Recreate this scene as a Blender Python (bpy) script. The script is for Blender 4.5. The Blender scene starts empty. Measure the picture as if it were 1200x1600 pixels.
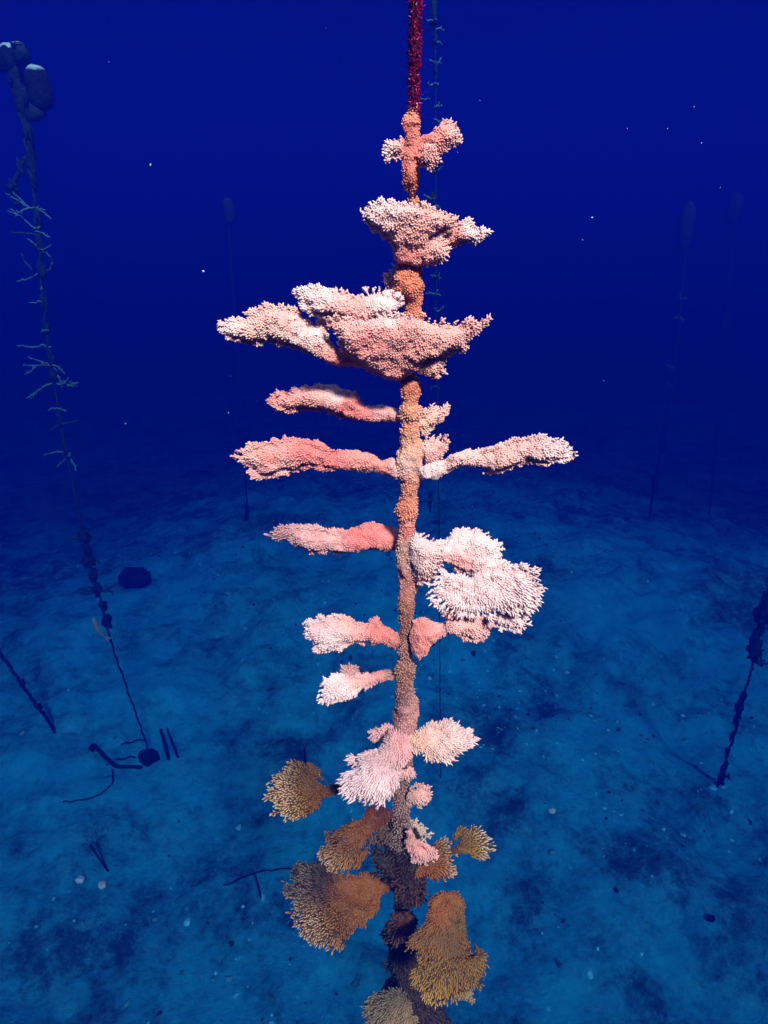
import bpy, math, random
import numpy as np
from mathutils import Vector, noise as mnoise
random.seed(7); rng = np.random.default_rng(7)
scene = bpy.context.scene
COL = scene.collection

# ------------------------------------------------------------------ camera
F = 1000.0                      # focal length in photo pixels (1200 x 1600)
PITCH = math.radians(25)
CAMZ = 5.4                      # camera height over the sea bed
SURF = CAMZ + 1.7               # water surface
cam_d = bpy.data.cameras.new('camera')
cam_d.sensor_fit = 'VERTICAL'; cam_d.sensor_height = 24; cam_d.lens = 24*F/1600
cam_d.clip_start = 0.05; cam_d.clip_end = 500
cam = bpy.data.objects.new('camera', cam_d); COL.objects.link(cam)
cam.location = (0, 0, CAMZ); cam.rotation_euler = (math.pi/2-PITCH, 0, 0)
scene.camera = cam

# ------------------------------------------------------------------ light
SUN_EL = math.radians(45); SUN_AZ = math.radians(160)   # azimuth clockwise from +Y: behind the camera, to the right
world = bpy.data.worlds.new('World'); scene.world = world; world.use_nodes = True
wn = world.node_tree; bg = wn.nodes['Background']
sky = wn.nodes.new('ShaderNodeTexSky'); sky.sky_type = 'NISHITA'; sky.sun_disc = False
sky.sun_elevation = SUN_EL; sky.sun_rotation = SUN_AZ
wn.links.new(sky.outputs[0], bg.inputs[0]); bg.inputs[1].default_value = 0.12
sd = bpy.data.lights.new('sun', 'SUN'); sd.energy = 5.0; sd.angle = math.radians(6); sd.color = (1, 0.80, 0.62)
sun = bpy.data.objects.new('sun', sd); COL.objects.link(sun); sun.location = (3, -4, CAMZ+6)
sdir = Vector((math.sin(SUN_AZ)*math.cos(SUN_EL), math.cos(SUN_AZ)*math.cos(SUN_EL), math.sin(SUN_EL)))
sun.rotation_euler = sdir.to_track_quat('Z', 'Y').to_euler()
vs = scene.view_settings
vs.view_transform = 'Standard'; vs.look = 'None'; vs.gamma = 1; vs.use_curve_mapping = False
vs.exposure = 2.42

# ------------------------------------------------------------------ geometry helpers
CP, SP = math.cos(PITCH), math.sin(PITCH)
def ray(px, py):
    u, v = (px-600)/F, (800-py)/F
    return Vector((u, CP+v*SP, -SP+v*CP))
def at(px, py, Y):                       # the point at horizontal distance Y
    d = ray(px, py); t = Y/d.y
    return Vector((0, 0, CAMZ)) + d*t
def sc(py, Y): return Y/ray(600, py).y/F  # metres per photo pixel there
def on_ground(px, py, z=0.0):
    d = ray(px, py)
    for _ in range(12):
        t = (z-CAMZ)/d.z; p = Vector((0, 0, CAMZ)) + d*t
        z = 0.5*z+0.5*float(bed_z(np.array([p.x]), np.array([p.y]))[0])
    return p

def link(o, parent=None):
    COL.objects.link(o)
    if parent: o.parent = parent
    return o
def tag(o, label=None, cat=None, group=None, kind=None):
    if label: o['label'] = label
    if cat: o['category'] = cat
    if group: o['group'] = group
    if kind: o['kind'] = kind
    return o
def empty(name, loc):
    o = bpy.data.objects.new(name, None); o.empty_display_size = 0.05
    o.location = loc; return link(o)
def mesh_np(name, V, Fc, mat, col=None, smooth=True):
    me = bpy.data.meshes.new(name)
    V = np.asarray(V, dtype=np.float64); Fc = np.asarray(Fc, dtype=np.int64)
    n = Fc.shape[1]
    me.vertices.add(len(V)); me.vertices.foreach_set('co', V.ravel())
    me.loops.add(Fc.size); me.loops.foreach_set('vertex_index', Fc.ravel())
    me.polygons.add(len(Fc)); me.polygons.foreach_set('loop_start', np.arange(0, Fc.size, n))
    me.polygons.foreach_set('use_smooth', np.full(len(Fc), smooth))
    if col is not None:
        a = me.attributes.new('tint', 'FLOAT_COLOR', 'POINT')
        c4 = np.ones((len(V), 4)); c4[:, :3] = col; a.data.foreach_set('color', c4.ravel())
    me.update(); me.materials.append(mat); return me
def obj_at(name, V, Fc, mat, parent, col=None, origin=None, smooth=True):
    """mesh whose vertices are given in world space; linked with its origin at the parent's"""
    org = np.array(origin if origin is not None else (parent_world(parent) if parent else (0, 0, 0)))
    me = mesh_np(name, np.asarray(V)-org, Fc, mat, col, smooth)
    o = bpy.data.objects.new(name, me); link(o, parent)
    if parent is None: o.location = org
    return o
def parent_world(p):
    v = Vector((0, 0, 0))
    while p: v = v + p.location; p = p.parent
    return tuple(v)

def ico(sub):
    import bmesh
    bm = bmesh.new(); bmesh.ops.create_icosphere(bm, subdivisions=sub, radius=1)
    V = np.array([v.co[:] for v in bm.verts]); Fc = np.array([[v.index for v in f.verts] for f in bm.faces]); bm.free()
    return V, Fc
ICO1, ICO2, ICO3 = ico(1), ico(2), ico(3)

def vnoise(P, scale=1.0, seed=0):
    """smooth 3-D value noise, numpy, in -1..1"""
    Q = np.asarray(P)*scale + seed*17.31
    i = np.floor(Q).astype(np.int64); f = Q-i; f = f*f*(3-2*f)
    def h(a):
        n = (a[:, 0]*73856093) ^ (a[:, 1]*19349663) ^ (a[:, 2]*83492791)
        n = (n ^ (n >> 13))*1274126177 & 0x7fffffff
        n = (n ^ (n >> 15))*668265263 & 0x7fffffff
        return (n % 100003)/50001.5-1
    r = 0
    for dx in (0, 1):
        for dy in (0, 1):
            for dz in (0, 1):
                w = (f[:, 0] if dx else 1-f[:, 0])*(f[:, 1] if dy else 1-f[:, 1])*(f[:, 2] if dz else 1-f[:, 2])
                r = r + w*h(i+np.array([dx, dy, dz]))
    return r
def fbm(P, scale, oct=4, seed=0, gain=0.5):
    r = 0; a = 1; 
    for k in range(oct):
        r = r+a*vnoise(P, scale, seed+k); a *= gain; scale *= 2.03
    return r

def tube(path, radii, sides=8, jitter=0.0, cap=True):
    P = [Vector(p) for p in path]; V = []; Fc = []
    up = Vector((0.3, 0.9, 0.2))
    for i, p in enumerate(P):
        d = (P[min(i+1, len(P)-1)]-P[max(i-1, 0)]).normalized()
        a = d.cross(up)
        if a.length < 1e-3: a = d.cross(Vector((1, 0, 0)))
        a.normalize(); b = d.cross(a)
        for k in range(sides):
            t = 2*math.pi*k/sides; r = radii[i]*(1+jitter*random.uniform(-1, 1))
            V.append(p+(a*math.cos(t)+b*math.sin(t))*r)
    for i in range(len(P)-1):
        for k in range(sides):
            k2 = (k+1) % sides
            q = [i*sides+k, i*sides+k2, (i+1)*sides+k2, (i+1)*sides+k]
            Fc += [[q[0], q[1], q[2]], [q[0], q[2], q[3]]]
    if cap:
        for e, i in ((0, 0), (1, len(P)-1)):
            d = (P[i]-P[i-1 if e else i+1]).normalized(); c = len(V); V.append(P[i]+d*radii[i]*0.8)
            for k in range(sides):
                k2 = (k+1) % sides
                Fc.append([i*sides+k, i*sides+k2, c] if e else [i*sides+k2, i*sides+k, c])
    return np.array([v[:] for v in V]), np.array(Fc)
def resample(path, n):
    P = np.array([tuple(p) for p in path], float)
    L = np.r_[0, np.cumsum(np.linalg.norm(np.diff(P, axis=0), axis=1))]
    t = np.linspace(0, L[-1], n)
    return np.stack([np.interp(t, L, P[:, k]) for k in range(P.shape[1])], 1)
def merge(parts):
    V = []; Fc = []; n = 0
    for v, f in parts:
        V.append(v); Fc.append(np.asarray(f)+n); n += len(v)
    return np.concatenate(V), np.concatenate(Fc)

# ------------------------------------------------------------------ materials
def new_mat(name):
    m = bpy.data.materials.new(name); m.use_nodes = True
    nt = m.node_tree; return m, nt, nt.nodes['Principled BSDF']
def coords(nt):
    return nt.nodes.new('ShaderNodeTexCoord').outputs['Object']
def nz(nt, vec, scale, detail=4, rough=0.6):
    n = nt.nodes.new('ShaderNodeTexNoise'); n.inputs['Scale'].default_value = scale
    n.inputs['Detail'].default_value = detail; n.inputs['Roughness'].default_value = rough
    nt.links.new(vec, n.inputs['Vector']); return n.outputs['Fac']
def ramp(nt, fac, stops):
    r = nt.nodes.new('ShaderNodeValToRGB'); e = r.color_ramp.elements
    while len(e) < len(stops): e.new(0.5)
    for k, (p, c) in enumerate(stops):
        e[k].position = p; e[k].color = (*c, 1)
    nt.links.new(fac, r.inputs[0]); return r.outputs[0]
def mixc(nt, fac, a, b, mode='MIX'):
    m = nt.nodes.new('ShaderNodeMix'); m.data_type = 'RGBA'; m.blend_type = mode
    for s, v in ((m.inputs[0], fac), (m.inputs[6], a), (m.inputs[7], b)):
        if hasattr(v, 'links'): nt.links.new(v, s)
        elif isinstance(v, (int, float)): s.default_value = v
        else: s.default_value = (*v, 1)
    return m.outputs[2]
def bump(nt, bsdf, h, dist, strength=1.0):
    b = nt.nodes.new('ShaderNodeBump'); b.inputs['Distance'].default_value = dist; b.inputs['Strength'].default_value = strength
    nt.links.new(h, b.inputs['Height']); nt.links.new(b.outputs[0], bsdf.inputs['Normal'])

m_coral, nt, b = new_mat('coral_tissue')
at_ = nt.nodes.new('ShaderNodeAttribute'); at_.attribute_name = 'tint'
v = coords(nt)
c = mixc(nt, 1.0, at_.outputs['Color'], ramp(nt, nz(nt, v, 60, 5), [(0.3, (0.74, 0.72, 0.72)), (0.7, (1.1, 1.08, 1.06))]), 'MULTIPLY')
nt.links.new(c, b.inputs['Base Color']); b.inputs['Roughness'].default_value = 0.62
b.inputs['Specular IOR Level'].default_value = 0.25
b.inputs['Subsurface Weight'].default_value = 0.4; b.inputs['Subsurface Radius'].default_value = (1, 0.35, 0.22); b.inputs['Subsurface Scale'].default_value = 0.003
bump(nt, b, nz(nt, v, 700, 3), 0.0008)

def simple(name, stops, scale, rough=0.85, bumpd=0.002, bscale=None, det=5):
    m, nt, b = new_mat(name); v = coords(nt)
    nt.links.new(ramp(nt, nz(nt, v, scale, det), stops), b.inputs['Base Color'])
    b.inputs['Roughness'].default_value = rough; b.inputs['Specular IOR Level'].default_value = 0.04
    bump(nt, b, nz(nt, v, bscale or scale*3, 4), bumpd); return m
m_rope = simple('fouled_rope', [(0.3, (0.008, 0.003, 0.004)), (0.7, (0.04, 0.006, 0.012))], 120)
m_algae, nt, b = new_mat('red_algae'); at2 = nt.nodes.new('ShaderNodeAttribute'); at2.attribute_name = 'tint'
nt.links.new(mixc(nt, 1.0, at2.outputs['Color'], (0.55, 0.12, 0.42), 'MULTIPLY'), b.inputs['Base Color']); b.inputs['Specular IOR Level'].default_value = 0.0; b.inputs['Roughness'].default_value = 0.8
m_farrope = simple('dark_fouled_line', [(0.3, (0.002, 0.006, 0.008)), (0.7, (0.006, 0.016, 0.016))], 60)
m_growth = simple('encrusting_growth', [(0.3, (0.001, 0.003, 0.004)), (0.7, (0.005, 0.014, 0.014))], 25, bumpd=0.01)
m_stag = simple('staghorn_skin', [(0.3, (0.01, 0.035, 0.035)), (0.7, (0.035, 0.11, 0.105))], 30, bumpd=0.003)
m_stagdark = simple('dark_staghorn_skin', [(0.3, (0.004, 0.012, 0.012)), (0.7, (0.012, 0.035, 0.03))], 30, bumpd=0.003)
m_toplit, nt, b = new_mat('toplit_float')
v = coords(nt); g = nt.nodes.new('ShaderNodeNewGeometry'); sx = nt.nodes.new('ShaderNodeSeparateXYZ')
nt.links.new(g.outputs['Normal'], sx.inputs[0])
top_light = ramp(nt, sx.outputs[2], [(0.55, (0, 0, 0)), (0.8, (1, 1, 1))])  # upward faces coloured pale: light from above painted onto the floats
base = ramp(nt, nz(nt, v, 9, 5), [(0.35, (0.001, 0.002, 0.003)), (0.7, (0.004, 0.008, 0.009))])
nt.links.new(mixc(nt, top_light, base, (0.12, 0.22, 0.26)), b.inputs['Base Color']); b.inputs['Roughness'].default_value = 0.9; b.inputs['Specular IOR Level'].default_value = 0.03
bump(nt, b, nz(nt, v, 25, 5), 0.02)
m_block = simple('mooring_concrete', [(0.3, (0.006, 0.008, 0.01)), (0.7, (0.02, 0.022, 0.02))], 6, bumpd=0.02)
m_fish = simple('fish_skin', [(0.3, (0.10, 0.12, 0.06)), (0.7, (0.2, 0.22, 0.12))], 20, rough=0.5)
m_speck = simple('pale_plankton', [(0.3, (0.2, 0.3, 0.4)), (0.7, (0.35, 0.45, 0.55))], 20)
m_whitestone = simple('pale_rubble', [(0.3, (0.5, 0.5, 0.45)), (0.7, (0.75, 0.73, 0.68))], 8, bumpd=0.01)

# sea bed: pale sand showing between turf-covered rubble
m_bed, nt, b = new_mat('sand_and_rubble'); v = coords(nt)
def math_(nt, op, x, y):
    m = nt.nodes.new('ShaderNodeMath'); m.operation = op
    for k, q_ in enumerate((x, y)):
        if hasattr(q_, 'links'): nt.links.new(q_, m.inputs[k])
        else: m.inputs[k].default_value = q_
    return m.outputs[0]
n1 = nz(nt, v, 0.42, 9, 0.66); n2 = nz(nt, v, 1.35, 8, 0.72); n3 = nz(nt, v, 9, 6, 0.75)
comb = math_(nt, 'ADD', math_(nt, 'MULTIPLY', n1, 0.38), math_(nt, 'ADD', math_(nt, 'MULTIPLY', n2, 0.42), math_(nt, 'MULTIPLY', n3, 0.20)))
vl = nt.nodes.new('ShaderNodeVectorMath'); vl.operation = 'DISTANCE'; nt.links.new(v, vl.inputs[0]); vl.inputs[1].default_value = (0, 4, 0)
far_fade = nt.nodes.new('ShaderNodeMapRange'); far_fade.inputs['From Min'].default_value = 5; far_fade.inputs['From Max'].default_value = 13; far_fade.inputs['To Max'].default_value = 0.03
nt.links.new(vl.outputs['Value'], far_fade.inputs['Value'])      # fade into the water haze painted in: less sand with distance
comb = math_(nt, 'SUBTRACT', comb, far_fade.outputs[0])
patch = ramp(nt, comb, [(0.43, (0, 0, 0)), (0.475, (0.45, 0.45, 0.45)), (0.53, (1, 1, 1))])
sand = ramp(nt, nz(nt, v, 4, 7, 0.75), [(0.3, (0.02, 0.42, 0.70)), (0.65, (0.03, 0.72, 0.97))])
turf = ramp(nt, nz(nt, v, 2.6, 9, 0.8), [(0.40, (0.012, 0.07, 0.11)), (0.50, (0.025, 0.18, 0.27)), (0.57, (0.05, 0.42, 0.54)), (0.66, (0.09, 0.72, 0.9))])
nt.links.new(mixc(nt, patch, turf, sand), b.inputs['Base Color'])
b.inputs['Roughness'].default_value = 0.95; b.inputs['Specular IOR Level'].default_value = 0.05
bump(nt, b, nz(nt, v, 5, 8, 0.8), 0.12)
m_rubble, nt, b = new_mat('rubble_stones'); a3 = nt.nodes.new('ShaderNodeAttribute'); a3.attribute_name = 'tint'
v = coords(nt)
nt.links.new(mixc(nt, 1.0, a3.outputs['Color'], ramp(nt, nz(nt, v, 18, 5), [(0.3, (0.6, 0.6, 0.6)), (0.7, (1.2, 1.2, 1.2))]), 'MULTIPLY'), b.inputs['Base Color'])
b.inputs['Roughness'].default_value = 0.95

# water surface seen from below: clear inside Snell's window, a mirror of the deep outside it
m_surf = bpy.data.materials.new('water_surface'); m_surf.use_nodes = True; nt = m_surf.node_tree; nt.nodes.clear()
out = nt.nodes.new('ShaderNodeOutputMaterial'); mx = nt.nodes.new('ShaderNodeMixShader')
tr = nt.nodes.new('ShaderNodeBsdfTransparent'); gl = nt.nodes.new('ShaderNodeBsdfGlossy'); gl.inputs['Roughness'].default_value = 0.02
geo = nt.nodes.new('ShaderNodeNewGeometry'); dot = nt.nodes.new('ShaderNodeVectorMath'); dot.operation = 'DOT_PRODUCT'
nt.links.new(geo.outputs['Normal'], dot.inputs[0]); nt.links.new(geo.outputs['Incoming'], dot.inputs[1])
ab = nt.nodes.new('ShaderNodeMath'); ab.operation = 'ABSOLUTE'; nt.links.new(dot.outputs['Value'], ab.inputs[0])
mr = nt.nodes.new('ShaderNodeMapRange'); mr.interpolation_type = 'SMOOTHSTEP'
mr.inputs['From Min'].default_value = 0.58; mr.inputs['From Max'].default_value = 0.66
mr.inputs['To Min'].default_value = 1.0; mr.inputs['To Max'].default_value = 0.03
nt.links.new(ab.outputs[0], mr.inputs['Value']); nt.links.new(mr.outputs[0], mx.inputs[0])
nt.links.new(tr.outputs[0], mx.inputs[1]); nt.links.new(gl.outputs[0], mx.inputs[2]); nt.links.new(mx.outputs[0], out.inputs[0])

# ------------------------------------------------------------------ the setting
def grid_axis(half, n, k=2.6):
    t = np.linspace(-1, 1, n); return half*np.sinh(k*t)/math.sinh(k)
def bed_z(X, Y):
    P = np.stack([X.ravel(), Y.ravel(), np.zeros(X.size)], 1)
    rad = np.hypot(P[:, 0], P[:, 1]-4.0)+2.2*vnoise(P, 0.16, 33)
    drop = np.clip(rad-4.5, 0, None)
    z = -0.22*drop**2/(drop+4)+0.35*fbm(P, 0.12, 3, 3)+0.16*fbm(P, 0.7, 3, 9, 0.6)+0.10*fbm(P, 2.2, 4, 15, 0.6)
    return z.reshape(X.shape)
n = 420
gx = grid_axis(70, n, 3.4); gy = grid_axis(70, n, 3.4)+7
X, Y = np.meshgrid(gx, gy); Zb = bed_z(X, Y)
V = np.stack([X.ravel(), Y.ravel(), Zb.ravel()], 1)
i = np.arange((n-1)*(n-1)); r_, c_ = i//(n-1), i % (n-1); q = r_*n+c_
Fq = np.stack([q, q+1, q+n+1, q+n], 1)
bed = obj_at('sea_bed', V, Fq, m_bed, None); tag(bed, 'sandy sea bed strewn with dark rubble and turf', kind='structure')

n = 220; g = grid_axis(75, n, 3.0); X, Y = np.meshgrid(g, g+5)
P = np.stack([X.ravel(), Y.ravel(), 0*X.ravel()], 1)
Zs = SURF+0.05*fbm(P, 0.7, 3, 4)
V = np.stack([X.ravel(), Y.ravel(), Zs], 1)
i = np.arange((n-1)*(n-1)); r_, c_ = i//(n-1), i % (n-1); q = r_*n+c_
ws = obj_at('water_surface', V, np.stack([q, q+n, q+n+1, q+1], 1), m_surf, None)
tag(ws, 'rippled underside of the water surface', kind='structure')

hv = np.array([(x, y, z) for x in (-80, 80) for y in (-75, 85) for z in (-2.0, SURF+0.4)], float)
hf = [[0, 1, 3, 2], [4, 6, 7, 5], [0, 4, 5, 1], [2, 3, 7, 6], [0, 2, 6, 4], [1, 5, 7, 3]]
m_haze = bpy.data.materials.new('sea_water'); m_haze.use_nodes = True; nt = m_haze.node_tree; nt.nodes.clear()
out = nt.nodes.new('ShaderNodeOutputMaterial'); pv = nt.nodes.new('ShaderNodeVolumePrincipled')
nt.links.new(pv.outputs[0], out.inputs['Volume'])
pv.inputs['Density'].default_value = 0.25
pv.inputs['Color'].default_value = (0.0003, 0.0035, 0.118, 1)
pv.inputs['Absorption Color'].default_value = (0.0016, 0.075, 0.19, 1)
pv.inputs['Anisotropy'].default_value = 0.0
hz = obj_at('haze', hv, hf, m_haze, None, smooth=False); tag(hz, 'clear deep blue sea water', kind='stuff')

# ------------------------------------------------------------------ coral machinery
YD = 0.75                       # horizontal distance of the coral rope
REMESH = {}
def remesh(V, Fc, vox, smooth_it=3):
    me = bpy.data.meshes.new('tmp'); me.from_pydata(V.tolist(), [], Fc.tolist())
    o = bpy.data.objects.new('tmp', me); COL.objects.link(o)
    m = o.modifiers.new('r', 'REMESH'); m.mode = 'VOXEL'; m.voxel_size = vox
    s = o.modifiers.new('s', 'SMOOTH'); s.iterations = smooth_it; s.factor = 0.5
    tmod = o.modifiers.new('t', 'TRIANGULATE')
    ev = o.evaluated_get(bpy.context.evaluated_depsgraph_get()).to_mesh()
    nv, nf = len(ev.vertices), len(ev.polygons)
    A = np.empty(nv*3); ev.vertices.foreach_get('co', A)
    N = np.empty(nv*3); ev.vertices.foreach_get('normal', N)
    B = np.empty(len(ev.loops), dtype=np.int32); ev.loops.foreach_get('vertex_index', B)
    bpy.data.objects.remove(o); bpy.data.meshes.remove(me)
    return A.reshape(-1, 3), N.reshape(-1, 3), B.reshape(-1, 3).astype(np.int64)

def edge_dist(P, poly):
    """signed distance to the polygon, positive inside"""
    d = np.full(len(P), 1e9); ins = np.zeros(len(P), bool)
    for a, b in zip(poly, np.roll(poly, -1, axis=0)):
        ab = b-a; t = np.clip(((P-a)@ab)/max(ab@ab, 1e-9), 0, 1)
        d = np.minimum(d, np.linalg.norm(P-(a+t[:, None]*ab), axis=1))
        c = (a[1] > P[:, 1]) != (b[1] > P[:, 1])
        with np.errstate(divide='ignore', invalid='ignore'):
            xi = (b[0]-a[0])*(P[:, 1]-a[1])/(b[1]-a[1])+a[0]
        ins ^= c & (P[:, 0] < xi)
    return np.where(ins, d, -d)

def to_world(px, py, dzm):
    """numpy version of at(): dzm = metres behind the rope"""
    u = (px-600)/F; v_ = (800-py)/F
    dy = CP+v_*SP; dz = -SP+v_*CP; Yv = YD+dzm; t = Yv/dy
    return np.stack([u*t, Yv, CAMZ+dz*t], 1), t/F
def to_px(W):
    d = W-np.array([0, 0, CAMZ]); dep = d[:, 1]*CP-d[:, 2]*SP; up = d[:, 1]*SP+d[:, 2]*CP
    return 600+F*d[:, 0]/dep, 800-F*up/dep

# corallite unit: a short tapering cup, 6 sides
def corallite_unit():
    V = []; T = []; Fc = []
    for h, r in ((0.0, 1.2), (0.62, 0.82)):
        for k in range(5):
            a = 2*math.pi*k/5+h; V.append((r*math.cos(a), r*math.sin(a), h)); T.append(h)
    V.append((0, 0, 1.0)); T.append(1.0)
    for k in range(5):
        k2 = (k+1) % 5
        Fc += [[k, k2, 5+k2], [k, 5+k2, 5+k], [5+k, 5+k2, 10]]
    return np.array(V), np.array(T), np.array(Fc)
CU_V, CU_T, CU_F = corallite_unit()

def colour_field(px, py, spots):
    w = 0; c = 0
    for (x, y, col) in spots:
        k = 1/(((px-x)**2+(py-y)**2)+120.0)**1.5
        w = w+k; c = c+k[:, None]*np.array(col)
    return 0.71*c/w[:, None]

def branch(colony, name, poly, root, spots, tmax=16, kz=1.0, dz=0.0, tilt=(0, 0), inset=4.2, sp=3.4, ln=3.7,
           rr=1.55, lean=0.6, pale=0.4, fingers=9, flen=9, bend=0.0, label=None, bare=False, tipcol=(0.80, 0.67, 0.67), rough=2.5, tipmul=None, gap=1.0, cmul=(0.90, 0.61, 0.63), rim=False, step=3.2):
    poly = np.array(poly, float); lo, hi = poly.min(0), poly.max(0)
    g0, g1 = np.meshgrid(np.arange(lo[0], hi[0], step), np.arange(lo[1], hi[1], step))
    P = np.stack([g0.ravel(), g1.ravel()], 1)+rng.uniform(-.8, .8, (g0.size, 2))
    de = edge_dist(P, poly)-inset
    k = de > 0.3; P = P[k]; R = np.minimum(np.maximum(de[k], 2.1), tmax)*rng.uniform(0.93, 1.05, k.sum())
    rt = np.array(root, float)
    D = P-rt; Ld = np.linalg.norm(D, axis=1); mxd = max(Ld.max(), 1)
    # finger-like branchlets at the growing rim
    flen = min(flen, 2+mxd*.11)
    if fingers:
        per = np.concatenate([poly, poly[:1]]); E = resample(per, max(8, int(np.linalg.norm(np.diff(per, axis=0), axis=1).sum()/fingers)))
        ex = []; er = []
        for e in E[:-1]:
            dd = e-rt; L = np.linalg.norm(dd)
            if L < 0.45*mxd: continue
            dd = dd/L; a = math.atan2(dd[1], dd[0])+random.uniform(-.3, .3); dd = np.array([math.cos(a), math.sin(a)])
            fl = flen*random.uniform(.6, 1.5)
            for fk in ((0.0,) if random.random() < .55 else (-.38, .38)):
                d2 = np.array([math.cos(a+fk), math.sin(a+fk)])
                for s in np.linspace(-inset-flen*.9, 0, 4): ex.append(e+dd*s); er.append(2.6)
                for s in np.linspace(0, fl-inset, 5): ex.append(e+d2*s); er.append(2.5-1.2*s/max(fl, 1))
        if ex:
            P = np.concatenate([P, np.array(ex)]); R = np.concatenate([R, np.array(er)])
            D = P-rt; Ld = np.linalg.norm(D, axis=1)
    s0 = sc(rt[1], YD+dz)
    dzm = dz+(tilt[0]*(P[:, 0]-rt[0])+tilt[1]*(P[:, 1]-rt[1]))*s0+bend*s0*(Ld**2)/mxd
    dzm = dzm+s0*3.0*vnoise(np.stack([P[:, 0]/22, P[:, 1]/22, 0*P[:, 0]+0], 1), 1.0, int(rt[0]))
    W, S = to_world(P[:, 0], P[:, 1], dzm)
    U, UF = ICO1 if tmax < 12 else ICO2
    U, UF = ICO2 if len(P) < 420 else ICO1
    rad = (R*S)[:, None, None]*np.array([1.04, 1.04*kz, 1.04])
    VV = (W[:, None, :]+U[None]*rad).reshape(-1, 3)
    FF = (UF[None]+(np.arange(len(W))*len(U))[:, None, None]).reshape(-1, 3)
    A, N, B = remesh(VV, FF, 1.75*s0, 2)
    org = np.array(parent_world(colony))
    A = A+N*(s0*rough*fbm(A/s0, 1/9.0, 2, 5)+s0*2.2*vnoise(A/s0, 1/20.0, 12))[:, None]
    px, py = to_px(A); C = colour_field(px, py, spots)*np.array(cmul)
    hue = vnoise(A/s0, 1/28.0, 2); C = C*(1+0.10*hue[:, None]*np.array([0.6, 1, 1]))
    bc = C*gap*np.array([1, 0.95, 0.94])  # gap darkens tissue between the cups, recess shade put into the colour
    if rim:
        t_ = np.clip((np.hypot(px-rt[0], py-rt[1])/mxd-.3)/.4, 0, 1)[:, None]; bc = bc*(1-0.72*t_)  # painted shade between the cups deepens towards the rim
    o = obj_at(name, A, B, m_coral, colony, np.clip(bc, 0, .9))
    if label: o['label'] = label
    if bare: return o
    # scatter corallites over the surface
    T = A[B]; cr = np.cross(T[:, 1]-T[:, 0], T[:, 2]-T[:, 0]); ar = np.linalg.norm(cr, axis=1)/2
    spm = sp*s0; ncand = int(ar.sum()/(spm**2)*4.0)
    f = rng.choice(len(B), ncand, p=ar/ar.sum()); w1 = rng.random((ncand, 2)); fl = w1.sum(1) > 1; w1[fl] = 1-w1[fl]
    Q = T[f, 0]+w1[:, :1]*(T[f, 1]-T[f, 0])+w1[:, 1:]*(T[f, 2]-T[f, 0])
    NN = cr[f]/np.maximum(np.linalg.norm(cr[f], axis=1), 1e-12)[:, None]
    cell = {}; keep = []; mind = spm*0.74
    keys = np.floor(Q/mind).astype(int); 
    Ql = Q.tolist(); kl = keys.tolist()
    for i in range(ncand):
        a, b_, c_ = kl[i]; q = Ql[i]; ok = True
        for x in (a-1, a, a+1):
            for y in (b_-1, b_, b_+1):
                for z in (c_-1, c_, c_+1):
                    for p in cell.get((x, y, z), ()):
                        if (p[0]-q[0])**2+(p[1]-q[1])**2+(p[2]-q[2])**2 < mind*mind: ok = False; break
                    if not ok: break
                if not ok: break
            if not ok: break
        if ok: cell.setdefault((a, b_, c_), []).append(q); keep.append(i)
    Q = Q[keep]; NN = NN[keep]; m = len(Q)
    RW = to_world(np.array([rt[0]]), np.array([rt[1]]), np.array([dz]))[0][0]
    G = Q-RW; GL = np.linalg.norm(G, axis=1); G = G/GL[:, None]; tt = np.clip(GL/(mxd*s0), 0, 1)
    Dr = NN+G*(lean*(0.35+0.9*tt))[:, None]+rng.normal(0, .16, (m, 3)); Dr /= np.linalg.norm(Dr, axis=1)[:, None]
    lm = ln*s0*((0.65+0.6*tt) if rim else (0.45+0.85*tt))*rng.uniform(.6, 1.3, m)*(1+0.45*vnoise(Q/s0, 1/11.0, 8))
    rm = rr*s0*rng.uniform(.8, 1.15, m)
    a = np.cross(Dr, np.array([.31, .87, .39])); a /= np.linalg.norm(a, axis=1)[:, None]; b2 = np.cross(Dr, a)
    VV = (Q-NN*(0.8*s0))[:, None]+CU_V[None, :, 0:1]*(a*rm[:, None])[:, None]+CU_V[None, :, 1:2]*(b2*rm[:, None])[:, None]+CU_V[None, :, 2:3]*(Dr*lm[:, None])[:, None]
    FF = (CU_F[None]+(np.arange(m)*len(CU_V))[:, None, None]).reshape(-1, 3)
    px, py = to_px(Q); C = colour_field(px, py, spots)*np.array(cmul)*(1+0.10*vnoise(Q/s0, 1/28.0, 2)[:, None])*rng.uniform(.95, 1.04, (m, 1))
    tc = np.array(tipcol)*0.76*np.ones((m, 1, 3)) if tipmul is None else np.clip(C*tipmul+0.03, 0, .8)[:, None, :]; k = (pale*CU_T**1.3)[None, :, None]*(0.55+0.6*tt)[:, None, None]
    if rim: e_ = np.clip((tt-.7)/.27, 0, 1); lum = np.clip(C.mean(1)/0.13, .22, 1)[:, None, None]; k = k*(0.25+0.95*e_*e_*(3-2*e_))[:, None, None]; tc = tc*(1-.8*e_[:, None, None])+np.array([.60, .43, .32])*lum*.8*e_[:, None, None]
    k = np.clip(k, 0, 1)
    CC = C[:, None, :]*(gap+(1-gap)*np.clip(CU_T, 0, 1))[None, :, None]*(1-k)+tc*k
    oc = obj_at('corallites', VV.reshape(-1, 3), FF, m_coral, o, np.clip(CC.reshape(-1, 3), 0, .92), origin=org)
    oc['kind'] = 'stuff'
    return o

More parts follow.
